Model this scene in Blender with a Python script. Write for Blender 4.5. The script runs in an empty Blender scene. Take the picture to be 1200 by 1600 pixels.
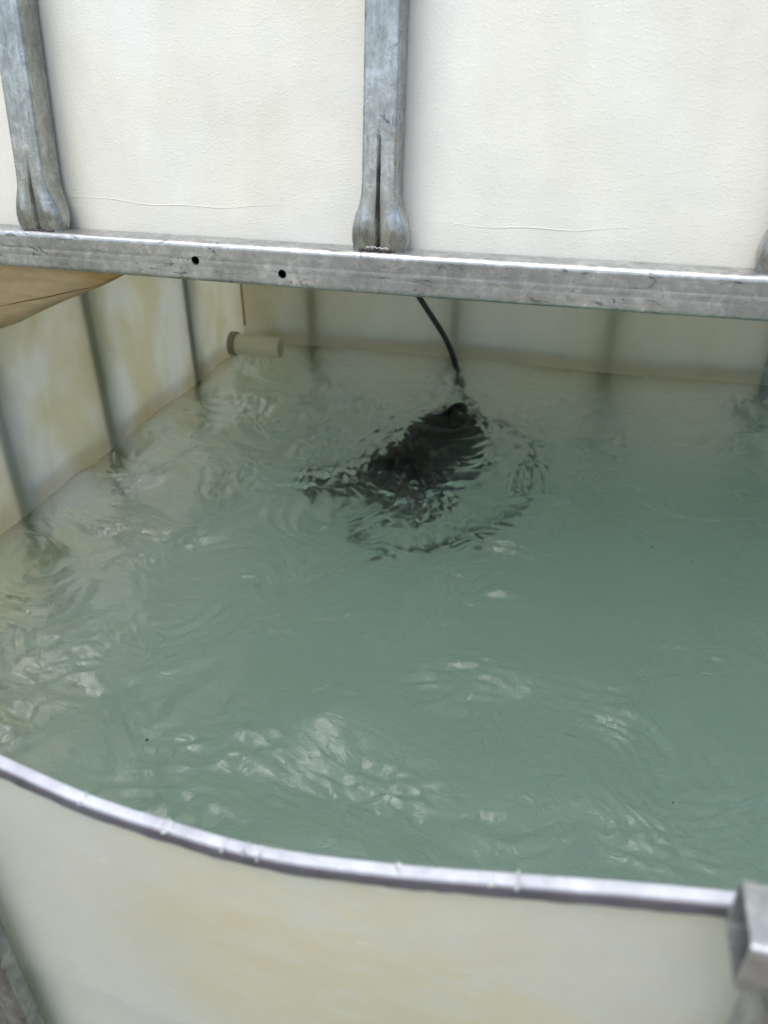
import bpy, bmesh, math, random
import numpy as np
from mathutils import Vector, Matrix
R = math.radians
random.seed(7); rng = np.random.default_rng(11)
S = bpy.context.scene
COL = S.collection

# ------------------------------------------------------------------ camera
cd = bpy.data.cameras.new('camera'); cam = bpy.data.objects.new('camera', cd); COL.objects.link(cam)
cam.location = (0, 0, 1.30); cam.rotation_euler = (R(90 - 31), 0, R(15))
cd.sensor_fit = 'VERTICAL'; cd.sensor_height = 36; cd.lens = 27
cd.clip_start = .01; cd.clip_end = 1000
cd.dof.use_dof = True; cd.dof.focus_distance = .50; cd.dof.aperture_fstop = 9
S.camera = cam
# ------------------------------------------------------------------ sky, sun, exposure
SUN_AZ, SUN_EL = math.atan2(-.38, -.90), R(64)          # azimuth from +Y towards +X
w = bpy.data.worlds.new('World'); S.world = w; w.use_nodes = True
nt = w.node_tree; bg = nt.nodes['Background']
sky = nt.nodes.new('ShaderNodeTexSky'); sky.sky_type = 'NISHITA'; sky.sun_disc = False
sky.sun_elevation = SUN_EL; sky.sun_rotation = SUN_AZ; sky.air_density = 1.0; sky.dust_density = 3.0; sky.ozone_density = 1.0
nt.links.new(sky.outputs[0], bg.inputs[0]); bg.inputs[1].default_value = .14
sd = bpy.data.lights.new('sun', 'SUN'); sun = bpy.data.objects.new('sun', sd); COL.objects.link(sun)
sd.energy = 1.0; sd.angle = R(44); sd.color = (1, .98, .94)
dirv = Vector((math.sin(SUN_AZ) * math.cos(SUN_EL), math.cos(SUN_AZ) * math.cos(SUN_EL), math.sin(SUN_EL)))
sun.rotation_euler = dirv.to_track_quat('Z', 'Y').to_euler()
S.view_settings.view_transform = 'Standard'; S.view_settings.look = 'None'
S.view_settings.exposure = .88; S.view_settings.gamma = 1
c = S.cycles
c.max_bounces = 14; c.diffuse_bounces = 6; c.glossy_bounces = 4; c.transmission_bounces = 8; c.volume_bounces = 8
c.transparent_max_bounces = 8; c.use_denoising = True; c.sample_clamp_indirect = 6
c.caustics_reflective = False; c.caustics_refractive = True

# ------------------------------------------------------------------ helpers
def link(o, parent=None):
    COL.objects.link(o)
    if parent: o.parent = parent
    return o
def meshobj(name, verts, faces, m, parent=None, smooth=True):
    me = bpy.data.meshes.new(name); me.from_pydata([tuple(v) for v in verts], [], faces)
    me.update(); o = bpy.data.objects.new(name, me); me.materials.append(m)
    if smooth: me.shade_smooth()
    bm = bmesh.new(); bm.from_mesh(me); bmesh.ops.recalc_face_normals(bm, faces=bm.faces); bm.to_mesh(me); bm.free()
    return link(o, parent)
def thing(name, label, cat, loc=(0, 0, 0), group=None):
    o = bpy.data.objects.new(name, None); o.location = loc; o.empty_display_size = .05
    o['label'] = label; o['category'] = cat
    if group: o['group'] = group
    return link(o)
def tag(o, label, cat):
    o['label'] = label; o['category'] = cat; return o
def sharp(o, deg=35):
    me = o.data; bm = bmesh.new(); bm.from_mesh(me)
    for e in bm.edges:
        if len(e.link_faces) == 2 and e.calc_face_angle(0) > R(deg): e.smooth = False
    bm.to_mesh(me); bm.free()
def fft_noise(nx, ny, lam, aniso=1.0, ang=0.0, seed=0, dx=.0016):
    """smooth random field of about the given wavelength (metres), stretched along ang"""
    r = np.random.default_rng(seed); n = r.standard_normal((ny, nx))
    fx = np.fft.fftfreq(nx, dx)[None, :]; fy = np.fft.fftfreq(ny, dx)[:, None]
    a = fx * math.cos(ang) + fy * math.sin(ang); b = -fx * math.sin(ang) + fy * math.cos(ang)
    k = np.sqrt((a * aniso) ** 2 + b ** 2) * lam
    h = np.real(np.fft.ifft2(np.fft.fft2(n) * np.exp(-((k - .8) / .45) ** 2)))
    return h / h.std()
def bilin(F, x, y):
    ny, nx = F.shape; x = np.clip(x, 0, nx - 1.001); y = np.clip(y, 0, ny - 1.001)
    i = x.astype(int); j = y.astype(int); u = x - i; v = y - j
    return F[j, i] * (1 - u) * (1 - v) + F[j, i + 1] * u * (1 - v) + F[j + 1, i] * (1 - u) * v + F[j + 1, i + 1] * u * v

# ------------------------------------------------------------------ materials
class M:
    def __init__(s, name):
        s.m = bpy.data.materials.new(name); s.m.use_nodes = True; s.t = s.m.node_tree
        s.p = s.t.nodes['Principled BSDF']; s.out = s.t.nodes['Material Output']
        s.tc = s.t.nodes.new('ShaderNodeTexCoord')
    def n(s, kind, **kw):
        q = s.t.nodes.new('ShaderNode' + kind)
        for k, v in kw.items():
            if hasattr(q, k): setattr(q, k, v)
        return q
    def l(s, a, b): s.t.links.new(a, b)
    def mapping(s, scale=(1, 1, 1), rot=(0, 0, 0), loc=(0, 0, 0)):
        q = s.n('Mapping'); q.inputs['Scale'].default_value = scale; q.inputs['Rotation'].default_value = rot; q.inputs['Location'].default_value = loc
        s.l(s.tc.outputs['Object'], q.inputs[0]); return q.outputs[0]
    def noise(s, vec, scale, detail=4, rough=.5, dist=0):
        q = s.n('TexNoise'); q.inputs['Scale'].default_value = scale; q.inputs['Detail'].default_value = detail
        q.inputs['Roughness'].default_value = rough; q.inputs['Distortion'].default_value = dist
        s.l(vec, q.inputs['Vector']); return q.outputs['Fac']
    def ramp(s, fac, pts):
        q = s.n('ValToRGB'); e = q.color_ramp.elements
        while len(e) < len(pts): e.new(.5)
        for k, (p, cc) in enumerate(pts):
            e[k].position = p; e[k].color = (cc, cc, cc, 1) if not hasattr(cc, '__len__') else (*cc, 1)
        s.l(fac, q.inputs[0]); return q.outputs[0]
    def mix(s, fac, a, b, mode='MIX'):
        q = s.n('Mix'); q.data_type = 'RGBA'; q.blend_type = mode
        for inp, v in ((q.inputs[0], fac), (q.inputs[6], a), (q.inputs[7], b)):
            if hasattr(v, 'links') or isinstance(v, bpy.types.NodeSocket): s.l(v, inp)
            elif hasattr(v, '__len__'): inp.default_value = (*v, 1)
            else: inp.default_value = v
        return q.outputs[2]
    def math(s, op, a, b=None, clamp=False):
        q = s.n('Math'); q.operation = op; q.use_clamp = clamp
        for i, v in enumerate((a, b)):
            if v is None: continue
            if isinstance(v, bpy.types.NodeSocket): s.l(v, q.inputs[i])
            else: q.inputs[i].default_value = v
        return q.outputs[0]
    def bump(s, h, dist, strength=1, prev=None):
        q = s.n('Bump'); q.inputs['Strength'].default_value = strength; q.inputs['Distance'].default_value = dist
        s.l(h, q.inputs['Height'])
        if prev is not None: s.l(prev, q.inputs['Normal'])
        return q.outputs[0]

def plastic(name, base, warm, translucent=0., pebble=1.0, stain_dapple=None, spec=.35, rough=.42):
    a = M(name); o = a.mapping()
    v1 = a.ramp(a.noise(o, 5, 3, .55, .6), [(.40, 0), (.66, 1)])
    colr = a.mix(v1, base, warm)
    v2 = a.ramp(a.noise(a.mapping((3, 3, 1.2), loc=(4, 2, 1)), 9, 5, .6, .3), [(.35, .93), (.7, 1.0)])
    colr = a.mix(1.0, colr, v2, 'MULTIPLY')
    if stain_dapple:
        sx = a.n('SeparateXYZ'); a.l(a.tc.outputs['Object'], sx.inputs[0])
        # yellow mineral stain and fine scuffs on the outside of the front wall
        fr_ = a.math('LESS_THAN', sx.outputs[1], .16)
        gd = a.n('TexGradient'); gd.gradient_type = 'SPHERICAL'
        a.l(a.mapping((7.5, 1, 12), rot=(0, 0, 0), loc=(.42, -.14, -12.2)), gd.inputs[0])
        sn = a.math('MULTIPLY', a.math('MULTIPLY', gd.outputs[0], 1.6), a.ramp(a.noise(a.mapping((1, 1, 2)), 45, 5, .6, .5), [(.35, .35), (.62, 1)]), True)
        colr = a.mix(a.math('MULTIPLY', fr_, a.math('MULTIPLY', sn, .75)), colr, (.80, .74, .50))
        sf = a.ramp(a.noise(a.mapping((.25, 1, 1), rot=(0, .45, 0)), 210, 2, .5), [(.71, 0), (.76, .5)])
        colr = a.mix(a.math('MULTIPLY', fr_, sf), colr, (.93, .94, .90))
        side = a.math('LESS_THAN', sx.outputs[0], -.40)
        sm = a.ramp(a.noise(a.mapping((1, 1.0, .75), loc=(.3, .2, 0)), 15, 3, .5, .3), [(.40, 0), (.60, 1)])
        st = a.mix(sm, (1, 1, 1), stain_dapple)  # left wall: dapples of sun through the plastic, painted into its colour
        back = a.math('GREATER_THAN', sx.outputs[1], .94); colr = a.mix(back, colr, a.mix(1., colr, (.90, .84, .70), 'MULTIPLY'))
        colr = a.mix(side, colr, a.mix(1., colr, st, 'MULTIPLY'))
    a.l(colr, a.p.inputs['Base Color'])
    a.p.inputs['Roughness'].default_value = rough; a.p.inputs['Specular IOR Level'].default_value = spec
    peb = a.noise(a.mapping((1, 1, 1.5), rot=(0, .25, 0)), 520, 2, .5, .2)
    pk = a.ramp(peb, [(.50, 0), (.72, 1)])
    b1 = a.bump(pk, .00060 * pebble, .6)
    b2 = a.bump(a.noise(a.mapping((1, 1, 1.6)), 90, 3, .55, .4), .0010 * pebble, .35, b1)
    b3 = a.bump(a.noise(o, 9, 3), .010, .30, b2)
    a.l(b3, a.p.inputs['Normal'])
    if translucent:
        tr = a.n('BsdfTranslucent'); a.l(a.mix(1., colr, (1, .955, .84), 'MULTIPLY'), tr.inputs[0])
        mx = a.n('MixShader'); mx.inputs[0].default_value = translucent
        a.l(a.p.outputs[0], mx.inputs[1]); a.l(tr.outputs[0], mx.inputs[2]); a.l(mx.outputs[0], a.out.inputs[0])
    return a.m

def galv(name, axis='X', base=(.42, .44, .435), lo=.13, hi=.60, metallic=.78, rust=0., rlo=.24, rhi=.40, sw=.22):
    a = M(name)
    sc = {'X': (.06, 1, 1), 'Z': (1, 1, .05)}[axis]
    streak = a.noise(a.mapping(sc), 420, 5, .65)
    blotch = a.noise(a.mapping(), 130, 6, .72, .4)
    fine = a.noise(a.mapping({'X': (.5, 1, 1), 'Z': (1, 1, .5)}[axis]), 520, 4, .7)
    m1 = a.math('ADD', a.math('MULTIPLY', streak, sw), a.math('MULTIPLY', blotch, 1 - sw))
    cc = a.ramp(m1, [(.38, tuple(x * .80 for x in base)), (.50, base), (.62, (hi, hi * 1.01, hi * 1.0))])
    big_ = a.ramp(a.noise(a.mapping(loc=(3, 3, 3)), 22, 4, .6), [(.35, .82), (.62, 1.08)])
    cc = a.mix(1., cc, big_, 'MULTIPLY')
    scr = a.noise(a.mapping({'X': (.35, 1, 1), 'Z': (1, 1, .35)}[axis], loc=(1, 2, 3)), 170, 7, .78, 1.0)
    dark = a.ramp(scr, [(.36, (lo, lo, lo * 1.04)), (.42, (1, 1, 1))])
    cc = a.mix(.75, cc, dark, 'MULTIPLY')
    speck = a.ramp(fine, [(.28, .45), (.38, 1)])
    cc = a.mix(.7, cc, speck, 'MULTIPLY')
    if rust:
        rm = a.ramp(a.noise(a.mapping(loc=(7, 1, 2)), 38, 5, .7), [(.60, 0), (.72, rust)])
        cc = a.mix(rm, cc, (.36, .29, .21))
    a.l(cc, a.p.inputs['Base Color']); 
    a.l(a.ramp(blotch, [(.3, rhi), (.7, rlo)]), a.p.inputs['Roughness'])
    a.p.inputs['Metallic'].default_value = metallic
    b = a.bump(streak, .0002, .25); b = a.bump(fine, .0003, .35, b); b = a.bump(blotch, .0005, .22, b)
    a.l(b, a.p.inputs['Normal'])
    return a.m

def plain(name, col, rough=.5, spec=.5, bscale=0, bd=.0005, metallic=0):
    a = M(name); o = a.mapping()
    v = a.ramp(a.noise(o, 70, 5, .65), [(.3, .7), (.7, 1.15)])
    a.l(a.mix(1, col, v, 'MULTIPLY'), a.p.inputs['Base Color'])
    a.p.inputs['Roughness'].default_value = rough; a.p.inputs['Specular IOR Level'].default_value = spec; a.p.inputs['Metallic'].default_value = metallic
    if bscale: a.l(a.bump(a.noise(o, bscale, 4), bd, .6), a.p.inputs['Normal'])
    return a.m

PANEL = plastic('cream_plastic', (.75, .76, .695), (.745, .735, .60), pebble=.20)
BOTTLE = plastic('translucent_plastic', (.85, .865, .79), (.84, .82, .67), translucent=.53, pebble=.30, stain_dapple=(.86, .81, .63), rough=.5)
AMBER = None
GX = galv('galvanised_bar', 'X', rust=.5)
GZ = galv('galvanised_tube', 'Z', base=(.36, .375, .35), hi=.50, metallic=.88, rust=.35, sw=.30, rlo=.20, rhi=.34)
GDULL = galv('galvanised_dull', 'Z', base=(.30, .33, .32), hi=.45, metallic=.8)
RUBBER = plain('black_rubber', (.012, .012, .013), .38, .5, 300)
PUMPM = plain('black_pump', (.006, .007, .007), .75, .15, 200)
PVC = plastic('cream_pipe', (.74, .66, .50), (.78, .70, .52), pebble=.3)
TRIM = plain('grey_edge_strip', (.55, .575, .62), .5, .3, 260, .0008)
TRIMD = plain('dark_cut_edge', (.12, .118, .13), .7, .2, 700, .0015)
BURR = plain('plastic_shaving', (.82, .84, .80), .5, .3)
REDM = plain('red_paint', (.16, .022, .012), .6, .3, 250, .001)
a = M('amber_plastic'); o_ = a.mapping()
sx = a.n('SeparateXYZ'); a.l(a.tc.outputs['Object'], sx.inputs[0])
f = a.math('ADD', a.math('MULTIPLY', a.noise(o_, 30, 5, .6, .5), .25), a.math('MULTIPLY', a.math('ADD', sx.outputs[0], .345), 9.), )
cc = a.ramp(f, [(.1, (.82, .63, .39)), (.35, (.72, .47, .20)), (.7, (.48, .24, .04))])
cc = a.mix(1., cc, a.ramp(a.noise(a.mapping((1, 1, 3)), 60, 5, .65), [(.3, .82), (.65, 1.05)]), 'MULTIPLY')
a.l(cc, a.p.inputs['Base Color']); a.p.inputs['Roughness'].default_value = .45
a.l(a.bump(a.noise(o_, 160, 4), .0006, .6), a.p.inputs['Normal'])
tr = a.n('BsdfTranslucent'); a.l(cc, tr.inputs[0]); mx = a.n('MixShader'); mx.inputs[0].default_value = .3
a.l(a.p.outputs[0], mx.inputs[1]); a.l(tr.outputs[0], mx.inputs[2]); a.l(mx.outputs[0], a.out.inputs[0])
AMBER = a.m

# water: refracting surface where the face looks up, clear where the body of water touches the tank; turbid volume
a = M('turbid_water'); a.t.nodes.remove(a.p)
rf = a.n('BsdfRefraction'); rf.inputs['IOR'].default_value = 1.333; rf.inputs['Roughness'].default_value = 0.0
gl = a.n('BsdfGlass'); gl.inputs['IOR'].default_value = 1.333; gl.inputs['Roughness'].default_value = 0.0
fine = a.noise(a.mapping((1, 1.6, 1), rot=(0, 0, .35)), 110, 3, .55, 1.2)
fine2 = a.noise(a.mapping((1, 1, 1)), 22, 3, .5, 1.5)
b = a.bump(fine2, .007, .55); b = a.bump(fine, .0018, .55, b)
a.l(b, gl.inputs['Normal'])
g2 = a.n('BsdfGlass'); g2.inputs['IOR'].default_value = 1.333; g2.inputs['Roughness'].default_value = .28; a.l(b, g2.inputs['Normal'])
gm = a.n('MixShader'); gm.inputs[0].default_value = .27; a.l(gl.outputs[0], gm.inputs[1]); a.l(g2.outputs[0], gm.inputs[2])
geo = a.n('NewGeometry'); sx = a.n('SeparateXYZ'); a.l(geo.outputs['True Normal'], sx.inputs[0])
side = a.math('LESS_THAN', a.math('ABSOLUTE', sx.outputs[2]), .2)
pos = a.n('SeparateXYZ'); a.l(geo.outputs['Position'], pos.inputs[0])
low = a.math('LESS_THAN', pos.outputs[2], .6)
tp = a.n('BsdfTransparent'); mx = a.n('MixShader'); a.l(a.math('MAXIMUM', side, low), mx.inputs[0])
a.l(gm.outputs[0], mx.inputs[1]); a.l(tp.outputs[0], mx.inputs[2]); a.l(mx.outputs[0], a.out.inputs[0])
vol = a.n('VolumePrincipled'); vol.inputs['Color'].default_value = (.760, .903, .876, 1); vol.inputs['Density'].default_value = 3.3
vol.inputs['Anisotropy'].default_value = .3
a.l(vol.outputs[0], a.out.inputs[1])
WATER = a.m

a = M('ground_soil'); o_ = a.mapping()
cc = a.ramp(a.noise(o_, 6, 8, .7), [(.3, (.07, .06, .045)), (.5, (.16, .13, .09)), (.7, (.24, .21, .16))])
a.l(cc, a.p.inputs['Base Color']); a.p.inputs['Roughness'].default_value = .95
a.l(a.bump(a.noise(o_, 40, 8, .7), .02, .6), a.p.inputs['Normal']); SOIL = a.m

# ------------------------------------------------------------------ ground
n = 24
gv = []; gf = []
ext = [-300, -80, -20, -8, -4, -2, -1, -.5, 0, .5, 1, 1.5, 2, 3, 5, 9, 20, 80, 300]
for y in ext:
    for x in ext: gv.append((x, y, .02 * (random.random() - .5) * (1 if abs(x) < 10 else 5)))
k = len(ext)
for j in range(k - 1):
    for i in range(k - 1): gf.append((j * k + i, j * k + i + 1, (j + 1) * k + i + 1, (j + 1) * k + i))
g = meshobj('ground', gv, gf, SOIL); g['kind'] = 'structure'

# ------------------------------------------------------------------ section lofts for cage tubes
def section(w, d, r=.003, groove=0., line=0., n=5, sub=13, lobe=0.):
    """rounded rectangle w (local u) x d (local v); groove = crease depth in the -v face, line = fine rolled line"""
    pts = []
    def arc(cx, cy, a0):
        for k in range(n + 1):
            t = a0 + (math.pi / 2) * k / n; pts.append((cx + r * math.cos(t), cy + r * math.sin(t)))
    hw, hd = w / 2 - r, d / 2 - r
    arc(hw, hd, 0); arc(-hw, hd, math.pi / 2); arc(-hw, -hd, math.pi)
    for k in range(1, sub * 2):                                        # front face, -v side
        u = -hw + 2 * hw * k / (sub * 2)
        g_ = groove * math.exp(-(u / (w * .034)) ** 2)
        l_ = line * math.exp(-((u - w * .06) / (w * .035)) ** 2) + line * .7 * math.exp(-((u + w * .12) / (w * .03)) ** 2)
        pts.append((u, -d / 2 + g_ + l_ - lobe * (math.exp(-((abs(u) - w * .25) / (w * .10)) ** 2) - .45 * math.exp(-((abs(u) - w * .40) / (w * .035)) ** 2))))
    arc(hw, -hd, 3 * math.pi / 2)
    return pts
def loft(name, frames, m, parent, cap=True, hollow=0):
    """frames: list of (origin, u_axis, v_axis, section points)"""
    V = []; Fc = []; n = len(frames[0][3])
    for (o, u, v, pts) in frames:
        for (p, q) in pts: V.append(o + u * p + v * q)
    for k in range(len(frames) - 1):
        for i in range(n):
            a_ = k * n + i; b_ = k * n + (i + 1) % n
            Fc.append((a_, b_, b_ + n, a_ + n))
    if hollow:                                                        # an open end shows the inside
        base = len(V); 
        for (o, u, v, pts) in frames:
            for (p, q) in pts:
                s = Vector((p, q)); 
                V.append(o + u * (p * (1 - hollow)) + v * (q * (1 - hollow)))
        for k in range(len(frames) - 1):
            for i in range(n):
                a_ = base + k * n + i; b_ = base + k * n + (i + 1) % n
                Fc.append((a_, a_ + n, b_ + n, b_))
        for i in range(n):
            j = (i + 1) % n; Fc.append((i, base + i, base + j, j))
            e = (len(frames) - 1) * n; Fc.append((e + i, e + j, base + e + j, base + e + i))
    elif cap:
        Fc.append(tuple(range(n - 1, -1, -1))); e = (len(frames) - 1) * n; Fc.append(tuple(range(e, e + n)))
    ob = meshobj(name, V, Fc, m, parent); sharp(ob, 40); return ob
X, Y, Z = Vector((1, 0, 0)), Vector((0, 1, 0)), Vector((0, 0, 1))
def tube_x(name, x0, x1, y, z, w, d, m, parent, line=.0, hollow=0, n=40, wob=.00025, rad=.0032):
    fr = []
    for k in range(n + 1):
        t = k / n; dy = wob * math.sin(9 * t + 1) ; dz = wob * math.sin(13 * t)
        fr.append((Vector((x0 + (x1 - x0) * t, y + dy, z + dz)), Z, Y, section(w, d, rad, 0, line)))
    return loft(name, fr, m, parent, True, hollow)
def tube_y(name, y0, y1, x, z, w, d, m, parent):
    return loft(name, [(Vector((x, y0 + (y1 - y0) * k / 6, z)), Z, X, section(w, d)) for k in range(7)], m, parent)

LEAN = R(6.5)
def tube_v(name, base, top_len, m, parent, flare=True, lean=0., w=.0195, d=.018, side=Y, flip=False, across=X, glen=.048):
    """upright tube; its foot is pressed flat and flared where it is welded on"""
    up = (Z * math.cos(lean) + Y * math.sin(lean)); vv = (Y * math.cos(lean) - Z * math.sin(lean)) if across == X else X
    fr = []
    st = [0, .003, .006, .010, .014, .018, .022, .026, .030, .036, .042, .050, .06, .07, .08, .1, .14, .2, .3, .45, .6, .8, 1.0]
    st = [s for s in st if s < top_len] + [top_len]
    for s in st:
        if flare:
            f = 1 / (1 + math.exp((s - .0205) / .0036)); f0 = math.exp(-(s / .005) ** 2); lb = .0015 * math.exp(-((s - .012) / .008) ** 2)
            ww = w + .0140 * f - .0022 * f0; dd = d - .0020 * f - .003 * f0
            gr = .0036 * (1 / (1 + math.exp((s - glen) / .004)))
            off = vv * (-.0005 * f)
            rr = .0020 + .0036 * f
        else: ww, dd, gr, off, rr, lb = w, d, 0, Vector(), .0032, 0
        fr.append((base + up * s + off, across, vv, section(ww, dd, min(rr, dd * .45), gr, .00035 if s > .05 else 0, lobe=lb)))
    return loft(name, fr, m, parent)

# ------------------------------------------------------------------ water tank
ZW = .950
tank = thing('water_tank', 'cut open cream plastic tank full of cloudy green water, standing under the upper tank', 'water tank', (.085, .55, 0))
def pr(o):                                                            # keep world position under the empty
    o.matrix_parent_inverse = tank.matrix_world.inverted(); return o
tank_inv = Matrix.Translation(-Vector((.085, .55, 0)))
X0, X1, Y0, Y1 = -.452, .625, .142, .968
ZT = 1.182
rimx = [-.36, -.30, -.25, -.21, -.172, -.1426, -.1146, -.0803, -.0375, .0008, .035, .0581, .10, .20, .30, .42, .52]
rimz = [ZT, 1.160, 1.122, 1.102, 1.0895, 1.0816, 1.0790, 1.0782, 1.0845, 1.0931, 1.1015, 1.1066, 1.114, 1.126, 1.14, 1.165, ZT]
def cat(xs, zs, x):
    if x <= xs[0]: return zs[0]
    if x >= xs[-1]: return zs[-1]
    i = max(k for k in range(len(xs)) if xs[k] <= x); i = min(i, len(xs) - 2)
    g_ = lambda q: zs[min(max(q, 0), len(zs) - 1)]; gx = lambda q: xs[min(max(q, 0), len(xs) - 1)]
    h = xs[i + 1] - xs[i]; t = (x - xs[i]) / h
    m0 = (g_(i + 1) - g_(i - 1)) / (gx(i + 1) - gx(i - 1)) * h; m1 = (g_(i + 2) - g_(i)) / (gx(i + 2) - gx(i)) * h
    return (2*t**3-3*t*t+1)*zs[i] + (t**3-2*t*t+t)*m0 + (-2*t**3+3*t*t)*zs[i+1] + (t**3-t*t)*m1
def rect_loop(x0, x1, y0, y1, r, step=.012):
    P = []
    def seg(ax, ay, bx, by):
        L = math.hypot(bx - ax, by - ay); n_ = max(1, int(L / step))
        for k in range(n_): P.append((ax + (bx - ax) * k / n_, ay + (by - ay) * k / n_))
    def arc(cx, cy, a0):
        for k in range(8):
            t = a0 + math.pi / 2 * k / 8; P.append((cx + r * math.cos(t), cy + r * math.sin(t)))
    seg(x0 + r, y0, x1 - r, y0); arc(x1 - r, y0 + r, -math.pi / 2)
    seg(x1, y0 + r, x1, y1 - r); arc(x1 - r, y1 - r, 0)
    seg(x1 - r, y1, x0 + r, y1); arc(x0 + r, y1 - r, math.pi / 2)
    seg(x0, y1 - r, x0, y0 + r); arc(x0 + r, y0 + r, math.pi)
    return P
loop = rect_loop(X0, X1, Y0, Y1, .042)
def shape(x, y, z):
    """bottle wall swells between the cage tubes"""
    b_ = .0045 * math.sin(math.pi * min(max((z - .16) / 1.02, 0), 1))
    if y < Y0 + .02: y -= (.004 * math.sin((x + .19) / .25 * math.pi) ** 2) * min(1, max(0, (1.12 - z) / .1))
    if x < X0 + .03:
        q = math.sin((y - .615) / .165 * math.pi); x -= .003 * q * q * min(1, max(0, (1.10 - z) / .1)) 
    if y > Y1 - .03: y += .006 * math.sin((x + .361) / .39 * math.pi) ** 2 * min(1, max(0, (1.12 - z) / .12))
    return (x, y, z)
zs = list(np.linspace(.16, .90, 10)) + list(np.linspace(.905, 1.06, 30)) + [1.07]
V = []; Fc = []; n = len(loop)
toprow = [cat(rimx, rimz, x) if y < Y0 + .041 and x > X0 + .03 and x < X1 - .03 else ZT for x, y in loop]
rows = 46
fr = [(k / (rows - 1)) for k in range(rows)]
for t in fr:
    for (x, y), zt in zip(loop, toprow):
        z = .16 + (zt - .16) * (1 - (1 - t) ** 1.6)
        V.append(shape(x, y, z))
for k in range(rows - 1):
    for i in range(n): Fc.append((k * n + i, k * n + (i + 1) % n, (k + 1) * n + (i + 1) % n, (k + 1) * n + i))
Fc.append(tuple(range(n)))
def under_tank(o):
    o.parent = tank; o.matrix_parent_inverse = tank_inv; return o
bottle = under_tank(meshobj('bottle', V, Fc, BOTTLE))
# wall thickness shows on the cut edge: a pale strip with a dark sawn side below it
rim = [(x, cat(rimx, rimz, x)) for x in np.arange(-.355, .52, .004)]
def strip(name, y0, y1, dz0, dz1, m, jag=0):
    V = []; Fc = []
    for (x, z) in rim:
        yy = shape(x, Y0, z)[1]; j1 = jag * (random.random() - .5); 
        V += [(x, yy + y0, z + dz0 + j1), (x, yy + y0 , z + dz1), (x, yy + (y0+y1)/2, z + dz1 + .0004), (x, yy + y1, z + dz1), (x, yy + y1, z + dz0)]
    for k in range(len(rim) - 1):
        for i in range(5): Fc.append((k*5+i, k*5+(i+1) % 5, (k+1)*5+(i+1) % 5, (k+1)*5+i))
    Fc += [(4, 3, 2, 1, 0), tuple(len(V) - 5 + i for i in range(5))]
    o = under_tank(meshobj(name, V, Fc, m)); sharp(o, 45); return o
strip('rim_strip', -.0020, .0017, -.0008, .0006, TRIM)
strip('cut_edge', -.0026, .0018, -.0050, -.0009, TRIMD, .0008)
# shavings left by the saw
def burr(x, s, seed, parent):
    r_ = random.Random(seed); V = []; Fc = []
    z = cat(rimx, rimz, x); y = shape(x, Y0, z)[1]
    for k in range(7):
        a0 = Vector((x + r_.uniform(-s, s), y + r_.uniform(-.004, .002), z + .0006)); d_ = Vector((r_.uniform(-1, 1), r_.uniform(-1, .3), r_.uniform(.1, .6))).normalized() * s * r_.uniform(.7, 1.6)
        sd_ = Vector((r_.uniform(-1, 1), r_.uniform(-1, 1), 0)).normalized() * .0005
        b = len(V); m_ = a0 + d_ * .5 + Vector((0, 0, .0008)); e_ = a0 + d_
        V += [a0 - sd_, a0 + sd_, m_ + sd_, m_ - sd_, e_, a0 + Z * .0006, m_ + Z * .0006]
        Fc += [(b, b+1, b+2, b+3), (b+3, b+2, b+4), (b, b+5, b+6, b+3), (b+1, b+2, b+6, b+5), (b+6, b+2, b+4), (b+6, b+4, b+3), (b, b+1, b+5)]
    o = meshobj('plastic_shaving', V, Fc, BURR, None, False); return under_tank(o)
burr(-.034, .0022, 2, tank); burr(-.112, .0013, 5, tank); burr(.003, .0008, 8, tank); burr(-.078, .0006, 9, tank)
for q in range(5): burr(random.uniform(-.16, .05), random.uniform(.0003, .0006), 20 + q, tank)
# moulded seam in the back left corner, inside
def seam(name, pts, rad, m, parent=None, ns=6):
    V = []; Fc = []
    for k, p in enumerate(pts):
        d_ = (pts[min(k + 1, len(pts) - 1)] - pts[max(k - 1, 0)]).normalized()
        u = d_.orthogonal().normalized() if k == 0 else (pu - d_ * pu.dot(d_)).normalized()
        pu = u; v = d_.cross(u); rr = rad(k / (len(pts) - 1)) if callable(rad) else rad
        for i in range(ns): V.append(p + (u * math.cos(2*math.pi*i/ns) + v * math.sin(2*math.pi*i/ns)) * rr)
    for k in range(len(pts) - 1):
        for i in range(ns): Fc.append((k*ns+i, k*ns+(i+1) % ns, (k+1)*ns+(i+1) % ns, (k+1)*ns+i))
    Fc += [tuple(range(ns)), tuple(range(len(V) - ns, len(V)))]
    return meshobj(name, V, Fc, m, parent)
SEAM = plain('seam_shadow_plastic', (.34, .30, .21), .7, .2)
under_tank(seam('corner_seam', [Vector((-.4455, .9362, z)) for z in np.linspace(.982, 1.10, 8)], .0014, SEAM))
# cage of the water tank: uprights outside the left and back walls are seen as shadows through the plastic
WD = .018
for y in (.225, .345, .475, .615, .802):
    under_tank(tube_v('cage_tube', Vector((X0 - .0108, y, .17)), 1.0, GDULL, None, False, w=WD, d=.018, across=Y))
for x in (-.361, -.165, .0315, .222, .42):
    under_tank(tube_v('cage_tube', Vector((x, Y1 + .0108 + (.009 if x == -.165 else .004 if x > 0 else .001), .17)), 1.0, GDULL, None, False, w=WD, d=.018))
for z in (.965, .62):
    under_tank(tube_x('cage_rail', X0 - .03, X1 + .03, Y1 + .0260, z, .018, .018, GDULL, None, n=8))
    under_tank(tube_y('cage_rail', Y0, Y1, X0 - .0230, z, .018, .018, GDULL, None))
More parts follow.
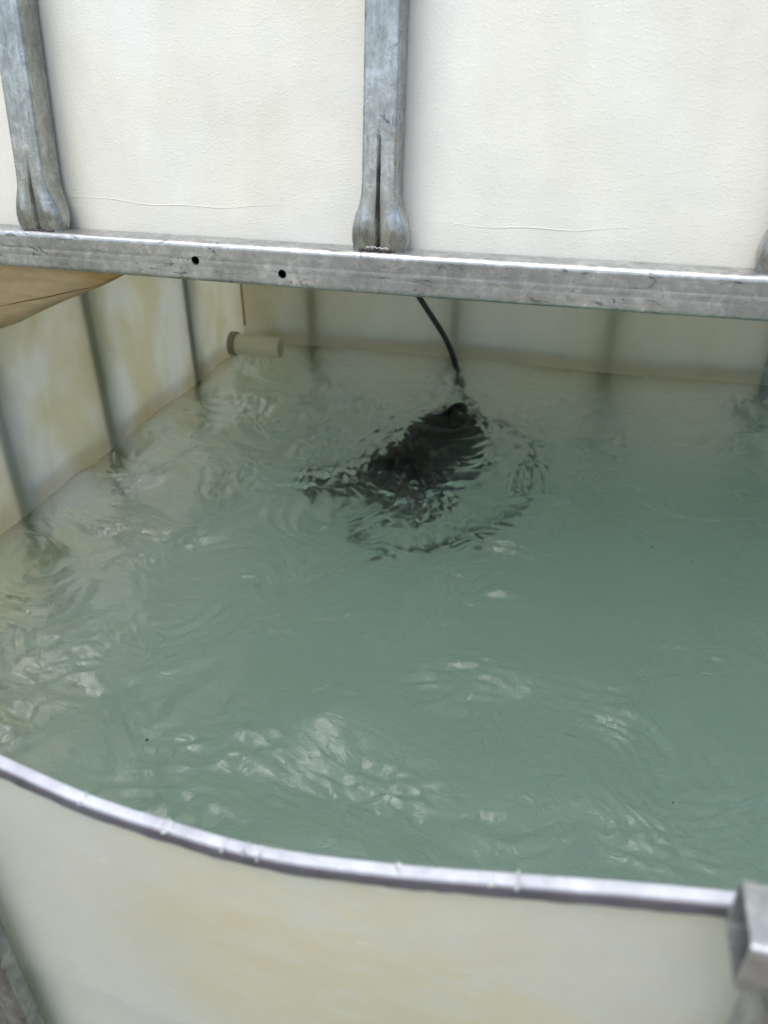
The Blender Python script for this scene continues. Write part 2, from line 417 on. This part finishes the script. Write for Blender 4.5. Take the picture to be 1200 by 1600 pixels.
# front: the upper rail was sawn off, its open end is near the camera
near = under_tank(tube_x('sawn_rail', .0535, .66, .1215, 1.1222, .0178, .0178, GX, None, hollow=.12, n=30, rad=.0016))
under_tank(tube_v('cage_tube', Vector((.0705, .1205, .17)), .943, GDULL, None, False, w=.0185, d=.0165))
for x in (.26, .45):
    under_tank(tube_v('cage_tube', Vector((x, .1205, .17)), .943, GDULL, None, False, w=.0185, d=.0165))
under_tank(tube_v('cage_tube', Vector((-.2085, .1325, .17)), .905, GDULL, None, False, w=.019, d=.011))
under_tank(tube_v('cage_tube', Vector((-.2325, .1320, .17)), .905, GDULL, None, False, w=.019, d=.011))
under_tank(seam('red_cord', [Vector((-.2205 + .0004*math.sin(z*90), .1285, z)) for z in np.linspace(.2, 1.05, 60)], .0017, REDM))
# floor pan under the tank
pan = under_tank(meshobj('pallet_deck', [(x, y, z) for z in (.10, .155) for x, y in ((X0-.03, .10), (X1+.03, .10), (X1+.03, Y1+.04), (X0-.03, Y1+.04))],
    [(0,1,2,3), (7,6,5,4), (0,4,5,1), (1,5,6,2), (2,6,7,3), (3,7,4,0)], GDULL, None, False))
for x in (X0, .085, X1 - .1):
    under_tank(meshobj('pallet_foot', [(x + a_, y, z) for z in (-.02, .10) for a_, y in ((0, .12), (.10, .12), (.10, Y1), (0, Y1))],
        [(0,1,2,3), (7,6,5,4), (0,4,5,1), (1,5,6,2), (2,6,7,3), (3,7,4,0)], GDULL, None, False))

# ------------------------------------------------------------------ water: displaced surface closed into a body
dx = .0016
xs = np.arange(X0 - .0042, X1 - .002, dx); ys = np.arange(Y0 + .002, Y1 + .0068, dx)
nx, ny = len(xs), len(ys); XX, YY = np.meshgrid(xs, ys)
FX = 720; FY = 576
I, J = np.meshgrid(np.arange(nx, dtype=float), np.arange(ny, dtype=float))
wa = fft_noise(FX, FY, .10, 1, 0, 1); wb = fft_noise(FX, FY, .10, 1, 0, 2)
WX = I + 8 * bilin(wa, I, J); WY = J + 8 * bilin(wb, I, J)            # swirl the ripples
def ridged(F): F = 1 - 2 * np.abs(F) / 1.3; return (F - F.mean()) / F.std()
big = bilin(fft_noise(FX, FY, .085, 1.6, .5, 3), WX, WY)
mid = bilin(fft_noise(FX, FY, .032, 1.6, .25, 4), WX, WY)
mid = .5 * mid + .6 * bilin(ridged(fft_noise(FX, FY, .050, 1.6, .5, 14)), WX, WY)
small = bilin(fft_noise(FX, FY, .014, 1.9, .15, 5), WX, WY)
small = .6 * small + .5 * bilin(ridged(fft_noise(FX, FY, .022, 1.7, -.3, 15)), WX, WY)
tiny = bilin(fft_noise(FX, FY, .0075, 2.0, .1, 6), WX, WY)
calm = bilin(fft_noise(FX, FY, .20, 1, 0, 7), I, J)
patch = np.clip(bilin(fft_noise(FX, FY, .07, 1.5, .3, 8), I, J) * .9 + .2, 0, 2)
PX, PY = -.140, .700                                                  # where the pump churns
dX, dY = XX - PX, YY - PY
rr = np.sqrt(dX**2 + dY**2) + 1e-6; warp = .010 * bilin(wa, I, J) + .006 * mid
left = np.exp(-((XX + .38) / .19) ** 2)
act = np.clip(.80 + 1.1 * left + .25 * calm, .5, 2.0)
core = np.exp(-(rr / .115) ** 2)
ring = np.exp(-((rr - .095) / .06) ** 2)
H = .0012 * big * (.6 + act) + .00075 * mid * act + .00050 * small * act * (.45 + patch) + .00032 * tiny * act * (.25 + patch)
H += core * (.0010 * mid + .0018 * small + .0010 * tiny) + np.exp(-((rr - .14) / .075) ** 2) * (.0009 * small + .0005 * tiny)
H += ring * .0010 * np.sin((rr + warp) * 2 * math.pi / .0125) * np.clip(.6 + .6 * bilin(fft_noise(FX, FY, .06, 1, 0, 9), I, J), 0, 1.5)
H += .0035 * np.exp(-(rr / .075) ** 2)
def hump(x0, y0, h, sx_, sy_):
    return h * np.exp(-((XX - x0) / sx_) ** 2 - ((YY - y0) / sy_) ** 2)
H += hump(-.112, .312, .0175, .036, .027)                             # upwelling near the rim catches the sky
spk = np.exp(-((YY - .272) / .03) ** 2) * (np.exp(-((XX + .165) / .07) ** 2) + .7 * np.exp(-((XX + .04) / .05) ** 2))
H += spk * (.0012 * mid + .0008 * small)
H += np.exp(-((XX - .02) / .06) ** 2 - ((YY - .24) / .04) ** 2) * .0006 * mid
edge = np.minimum(np.minimum(XX - xs[0], xs[-1] - XX), np.minimum(YY - ys[0], ys[-1] - YY))
H *= np.clip(edge / .015, .25, 1)
V = np.column_stack([XX.ravel(), YY.ravel(), (ZW + H).ravel()]).tolist()
Fc = []
for j in range(ny - 1):
    b0 = j * nx
    for i in range(nx - 1): Fc.append((b0 + i, b0 + i + 1, b0 + i + 1 + nx, b0 + i + nx))
ring_i = list(range(nx)) + [j * nx + nx - 1 for j in range(1, ny)] + [(ny - 1) * nx + i for i in range(nx - 2, -1, -1)] + [j * nx for j in range(ny - 2, 0, -1)]
b0 = len(V)
for q in ring_i: V.append([V[q][0], V[q][1], .158])
L = len(ring_i)
for k in range(L): Fc.append((ring_i[k], b0 + k, b0 + (k + 1) % L, ring_i[(k + 1) % L]))
Fc.append(tuple(b0 + k for k in range(L - 1, -1, -1)))
me = bpy.data.meshes.new('water'); me.from_pydata(V, [], Fc); me.update(); me.materials.append(WATER); me.shade_smooth()
water = link(bpy.data.objects.new('water', me)); water['kind'] = 'structure'; sharp(water, 60)

# ------------------------------------------------------------------ upper tank with its cage
BY, BZ = .430, 1.1905                                                 # front face of the bar, its middle height
upper = thing('upper_tank', 'cream plastic tank in a galvanised tube cage, leaning back above the water', 'tank', (.085, .62, 1.18))
up_inv = Matrix.Translation(-Vector((.085, .62, 1.18)))
def under_upper(o): o.parent = upper; o.matrix_parent_inverse = up_inv; return o
# wall panel, leaning back, with rounded vertical edges and a slight swell
lean_v = Z * math.cos(LEAN) + Y * math.sin(LEAN)
P0 = Vector((0, .4515, 1.183))
lp = rect_loop(-.47, .64, 0, .50, .05, .02); V = []; Fc = []; n = len(lp)
hs = list(np.linspace(0, .30, 16)) + list(np.linspace(.34, .85, 10))
for h in hs:
    for (x, y) in lp:
        b = .004 * math.sin(math.pi * h / .85)
        if y < .02:
            b += .005 * math.sin((x + .335) / .2155 * math.pi) ** 2 * min(1, h / .10)
        V.append(P0 + lean_v * h + Vector((x, y * (1 - .10 * h) - (b if y < .25 else 0), 0)))
for k in range(len(hs) - 1):
    for i in range(n): Fc.append((k*n+i, k*n+(i+1) % n, (k+1)*n+(i+1) % n, (k+1)*n+i))
Fc += [tuple(range(n)), tuple(range(len(V) - n, len(V)))]
b_up = under_upper(meshobj('bottle', V, Fc, PANEL))
sharp(b_up, 50)
# faint moulding line across the panel
for (xa, xb, z0) in ((-.372, -.185, 1.2195), (-.100, .015, 1.2165)):
    pts = []
    for x in np.linspace(xa, xb, 40):
        h = (z0 - 1.183) / math.cos(LEAN) + .0016 * math.sin(x * 31) + .0006 * math.sin(x * 120)
        sw = .004 * math.sin(math.pi * h / .85) + .005 * math.sin((x + .335) / .2155 * math.pi) ** 2 * min(1, h / .10)
        pts.append(P0 + lean_v * h + Vector((x, -sw - .00005, 0)))
    under_upper(seam('moulding_line', pts, lambda t: .00018 * math.sin(math.pi * min(max(t, .02), .98)) + .00003, PANEL))
# bottom bar, hollow, with two drilled holes
bar = tube_x('cage_bar', -.52, .66, BY + .0095, BZ, .0235, .0190, GX, None, line=.00016, hollow=.16, n=80)
for (hx, hz) in ((-.2332, 1.1913), (-.1775, 1.1868)):
    bm = bmesh.new(); bmesh.ops.create_cone(bm, cap_ends=True, segments=20, radius1=.0026, radius2=.0026, depth=.012,
        matrix=Matrix.Translation((hx, BY + .001, hz)) @ Matrix.Rotation(math.pi / 2, 4, 'X'))
    cm = bpy.data.meshes.new('cut'); bm.to_mesh(cm); bm.free(); co = bpy.data.objects.new('cut', cm); COL.objects.link(co)
    md = bar.modifiers.new('b', 'BOOLEAN'); md.operation = 'DIFFERENCE'; md.object = co; md.solver = 'EXACT'
dg = bpy.context.evaluated_depsgraph_get(); nm = bpy.data.meshes.new_from_object(bar.evaluated_get(dg))
bar.modifiers.clear(); bar.data = nm
for o in [o for o in COL.objects if o.name.startswith('cut')  and o.type == 'MESH' and o.name.split('.')[0] == 'cut']: bpy.data.objects.remove(o)
under_upper(bar)
for (hx, hz) in ((-.2332, 1.1913), (-.1775, 1.1868)):
    V = []; Fc = []; N = 24
    for i in range(N):
        t = 2*math.pi*i/N; 
        for (r_, y_) in ((.0026, .0002), (.0029, -.0006), (.0034, -.0005), (.0037, .0002)):
            V.append((hx + r_*math.cos(t), BY + y_, hz + r_*math.sin(t)))
    for i in range(N):
        for q in range(4): Fc.append((i*4+q, i*4+(q+1) % 4, ((i+1) % N)*4+(q+1) % 4, ((i+1) % N)*4+q))
    rg = under_upper(meshobj('hole_burr', V, Fc, GX)); rg.parent = bar; rg.matrix_parent_inverse = up_inv
WELD = plain('weld_spatter', (.10, .07, .065), .55, .5, 500, .001, .6)
WELDW = plain('zinc_thread', (.75, .77, .80), .35, .5, 0, .001, .4)
for k, x in enumerate((-.3418, -.1200, .0960, .311, .525)):
    tb = under_upper(tube_v('cage_tube', Vector((x, BY + .0105, BZ + .0105)), .85, GZ, None, True, LEAN, glen=(.030, .050, .035, .04, .03)[k]))
    r_ = random.Random(k)
    V = []; Fc = []
    for q in range(10):                                               # weld beads along the foot
        cx = x - .009 + .018 * q / 9 + r_.uniform(-.0006, .0006); s = r_.uniform(.0008, .0017)
        bm = bmesh.new(); bmesh.ops.create_icosphere(bm, subdivisions=1, radius=s); b = len(V)
        for v in bm.verts: V.append((v.co.x * 1.3 + cx, v.co.y + BY + .0035, v.co.z * .8 + BZ + .0122))
        for fc in bm.faces: Fc.append(tuple(b + v.index for v in fc.verts))
        bm.free()
    under_upper(meshobj('weld_bead', V, Fc, WELD))
    if k == 1:                                                        # stray zinc thread on the foot
        pts = [Vector((x - .006 + .013 * q / 26, BY + .0015 + r_.uniform(-.0004, .0004), BZ + .0135 + abs(math.sin(q * 1.3)) * (.0035 if q < 12 else .0015) * r_.random())) for q in range(27)]
        under_upper(seam('zinc_thread', pts, .00022, WELDW, None, 5))
under_upper(tube_x('cage_bar', -.52, .66, BY + .0105 + .145 + .0, 1.183 + .86, .0235, .019, GX, None, n=20)).location = (0, 0, 0)
# offcut of wall that hangs behind the bar; its underside's shade is painted amber
import mathutils
def ray(px, py):
    p_, y_ = R(31), R(15); fh = Vector((-math.sin(y_), math.cos(y_), 0)); r0 = Vector((math.cos(y_), math.sin(y_), 0))
    return (fh * math.cos(p_) - Z * math.sin(p_)) + r0 * ((px - 600) / 1200) + (fh * math.sin(p_) + Z * math.cos(p_)) * ((800 - py) / 1200)
# plane through the bar's back edge, its lower side swept back under the tank
FO = Vector((0, .4500, 1.186)); FN = Vector((0, -math.cos(R(24)), -math.sin(R(24))))
def onflap(px, py):
    c0 = Vector((0, 0, 1.30)); d_ = ray(px, py); return c0 + d_ * ((FO - c0).dot(FN) / d_.dot(FN))
low_edge = [onflap(*p) for p in ((-160, 590), (-80, 549), (0, 513), (32, 502), (75, 480.5), (110, 465), (135, 455), (162, 444), (186, 432), (215, 415))]
V = []; Fc = []
nrow = 7
for p in low_edge:
    top = Vector((p.x, FO.y, FO.z))
    for k in range(nrow):
        t = k / (nrow - 1); q = top.lerp(p, t); q += FN * (.004 * math.sin(math.pi * t)); V.append(q)
for i in range(len(low_edge) - 1):
    for k in range(nrow - 1): Fc.append((i*nrow+k, i*nrow+k+1, (i+1)*nrow+k+1, (i+1)*nrow+k))
fl = under_upper(meshobj('cut_flap', V, Fc, AMBER))
sm_ = fl.modifiers.new('thick', 'SOLIDIFY'); sm_.thickness = .0016; sm_.offset = 0
CRE = plain('amber_crease', (.20, .11, .035), .6, .3)
pts = [onflap(*p) + FN * .0032 for p in ((-160, 498), (-60, 484), (0, 474), (40, 466), (80, 459), (115, 451), (142, 445.5))]
under_upper(seam('crease', pts, lambda t: .0008 * (1 - t) + .0002, CRE))

# ------------------------------------------------------------------ stub pipe, cable, pump
stub = thing('stub_pipe', 'short cream pipe stub poking from the left wall corner at the waterline', 'pipe', (-.452, .905, .966))
def ring_tube(name, x0, x1, ro, ri, m, parent, inv, cy, cz):
    V = []; Fc = []; N = 28
    prof = [(x0, ri), (x0, ro), (x1 - .001, ro), (x1, ro - .001), (x1, ri + .0007), (x1 - .001, ri)]
    for i in range(N):
        t = 2*math.pi*i/N
        for (x, r_) in prof: V.append((x, cy + r_*math.cos(t), cz + r_*math.sin(t)))
    K = len(prof)
    for i in range(N):
        for q in range(K): Fc.append((i*K+q, i*K+(q+1) % K, ((i+1) % N)*K+(q+1) % K, ((i+1) % N)*K+q))
    o = meshobj(name, V, Fc, m); o.parent = parent; o.matrix_parent_inverse = inv; sharp(o, 40); return o
si = Matrix.Translation(-Vector((-.452, .905, .966)))
ring_tube('pipe', -.445, -.382, .0135, .0112, PVC, stub, si, .905, .966)
ring_tube('base_shade_ring', -.452, -.4435, .0160, .0110, SEAM, stub, si, .905, .966)  # dark ring added to stand for the shade at the pipe's base
cab = [(-.1210, .520, 1.16), (-.1185, .60, 1.118), (-.115, .70, 1.075), (-.1125, .80, 1.035), (-.118, .865, 1.010), (-.131, .905, .985), (-.145, .928, .955), (-.150, .93, .93), (-.150, .915, .91)]
# cable: comes down from behind the bar and curves into the water
def smoothpts(P, n):
    P = [Vector(p) for p in P]; out = []
    for k in range(len(P) - 1):
        a_, b_, c_, d_ = P[max(k-1, 0)], P[k], P[k+1], P[min(k+2, len(P)-1)]
        for i in range(n):
            t = i / n; out.append(.5 * ((2*b_) + (c_-a_)*t + (2*a_-5*b_+4*c_-d_)*t*t + (-a_+3*b_-3*c_+d_)*t**3))
    return out + [P[-1]]
cab = [(-.300, .930, 1.172), (-.262, .932, 1.120), (-.232, .933, 1.078), (-.2100, .934, 1.0445), (-.190, .935, 1.016), (-.172, .936, .990), (-.160, .937, .965), (-.154, .936, .945), (-.146, .915, .925), (-.130, .880, .912), (-.120, .855, .903)]
cable = tag(seam('pump_cable', smoothpts(cab, 8), .0036, RUBBER, None, 12), 'black rubber cable curving down into the water behind the bar', 'cable')

pump = thing('submersible_pump', 'black submersible pump just below the churning water surface', 'pump', (-.16, .80, .84))
pinv = Matrix.Translation(-Vector((-.16, .80, .84)))
ax = Vector((-.045, -.20, -.012)).normalized(); A0 = Vector((-.128, .822, .907))
def lathe(name, org, axis, prof, m, N=32):
    u = axis.orthogonal().normalized(); v = axis.cross(u); V = []; Fc = []
    for (s, r_) in prof:
        for i in range(N):
            t = 2*math.pi*i/N; V.append(org + axis*s + (u*math.cos(t) + v*math.sin(t)) * max(r_, 1e-4))
    for k in range(len(prof) - 1):
        for i in range(N): Fc.append((k*N+i, k*N+(i+1) % N, (k+1)*N+(i+1) % N, (k+1)*N+i))
    Fc += [tuple(range(N)), tuple(range(len(V)-N, len(V)))]
    o = meshobj(name, V, Fc, m); sharp(o, 35); o.parent = pump; o.matrix_parent_inverse = pinv; return o
lathe('body', A0, ax, [(0, .018), (.004, .029), (.012, .035), (.03, .037), (.031, .040), (.034, .040), (.035, .037), (.12, .038), (.121, .042), (.135, .042)], PUMPM)
lathe('intake_strainer', A0, ax, [(.1355, .045), (.142, .048), (.172, .049), (.180, .044), (.183, .02)], PUMPM)
lathe('outlet', A0 + ax*.155 + Vector((-.03, .01, -.010)), Vector((-1, -.30, -.10)).normalized(), [(0, .017), (.05, .017), (.051, .021), (.075, .021), (.076, .016)], PUMPM)
hd = [A0 + Vector((.00, .0, .02)), A0 + Vector((.0, .005, .036)), A0 + ax*.03 + Vector((0, .0, .046)), A0 + ax*.055 + Vector((0, 0, .042)), A0 + ax*.06 + Vector((0, 0, .03))]
h_ = seam('handle', smoothpts(hd, 5), .005, PUMPM, None, 8); h_.parent = pump; h_.matrix_parent_inverse = pinv
streak_path = [(-.118, .835, .925), (-.090, .840, .905), (-.060, .830, .900), (-.044, .795, .895), (-.040, .755, .898), (-.036, .715, .890), (-.038, .680, .892), (-.046, .645, .896), (-.060, .620, .892), (-.078, .595, .898), (-.098, .568, .900), (-.124, .552, .902), (-.156, .550, .898), (-.180, .565, .890), (-.192, .60, .885), (-.195, .66, .87)]
h_ = seam('streak_loop', smoothpts(streak_path, 6), .0034, PUMPM, None, 10); h_.parent = pump; h_.matrix_parent_inverse = pinv  # loop added to imitate the dark broken reflections around the pump

# floating specks and bubbles on the water
V = []; Fc = []; SP = plain('floating_speck', (.03, .03, .02), .7, .3); r_ = random.Random(4)
for q in range(14):
    x = r_.uniform(-.38, .30); y = r_.uniform(.20, .92); i = min(nx - 1, int((x - xs[0]) / dx)); j = min(ny - 1, int((y - ys[0]) / dx))
    s_ = r_.uniform(.0004, .0009) * (1.5 if q < 6 else 1); z = ZW + H[j, i] + s_ * .3; b = len(V)
    bm = bmesh.new(); bmesh.ops.create_icosphere(bm, subdivisions=1, radius=s_)
    for v in bm.verts: V.append((x + v.co.x * r_.uniform(.8, 1.5), y + v.co.y * r_.uniform(.8, 1.3), z + v.co.z * .5))
    for fc in bm.faces: Fc.append(tuple(b + v.index for v in fc.verts))
    bm.free()
sp = tag(meshobj('floating_specks', V, Fc, SP), 'tiny dark specks scattered over the cloudy water surface', 'debris'); sp['kind'] = 'stuff'
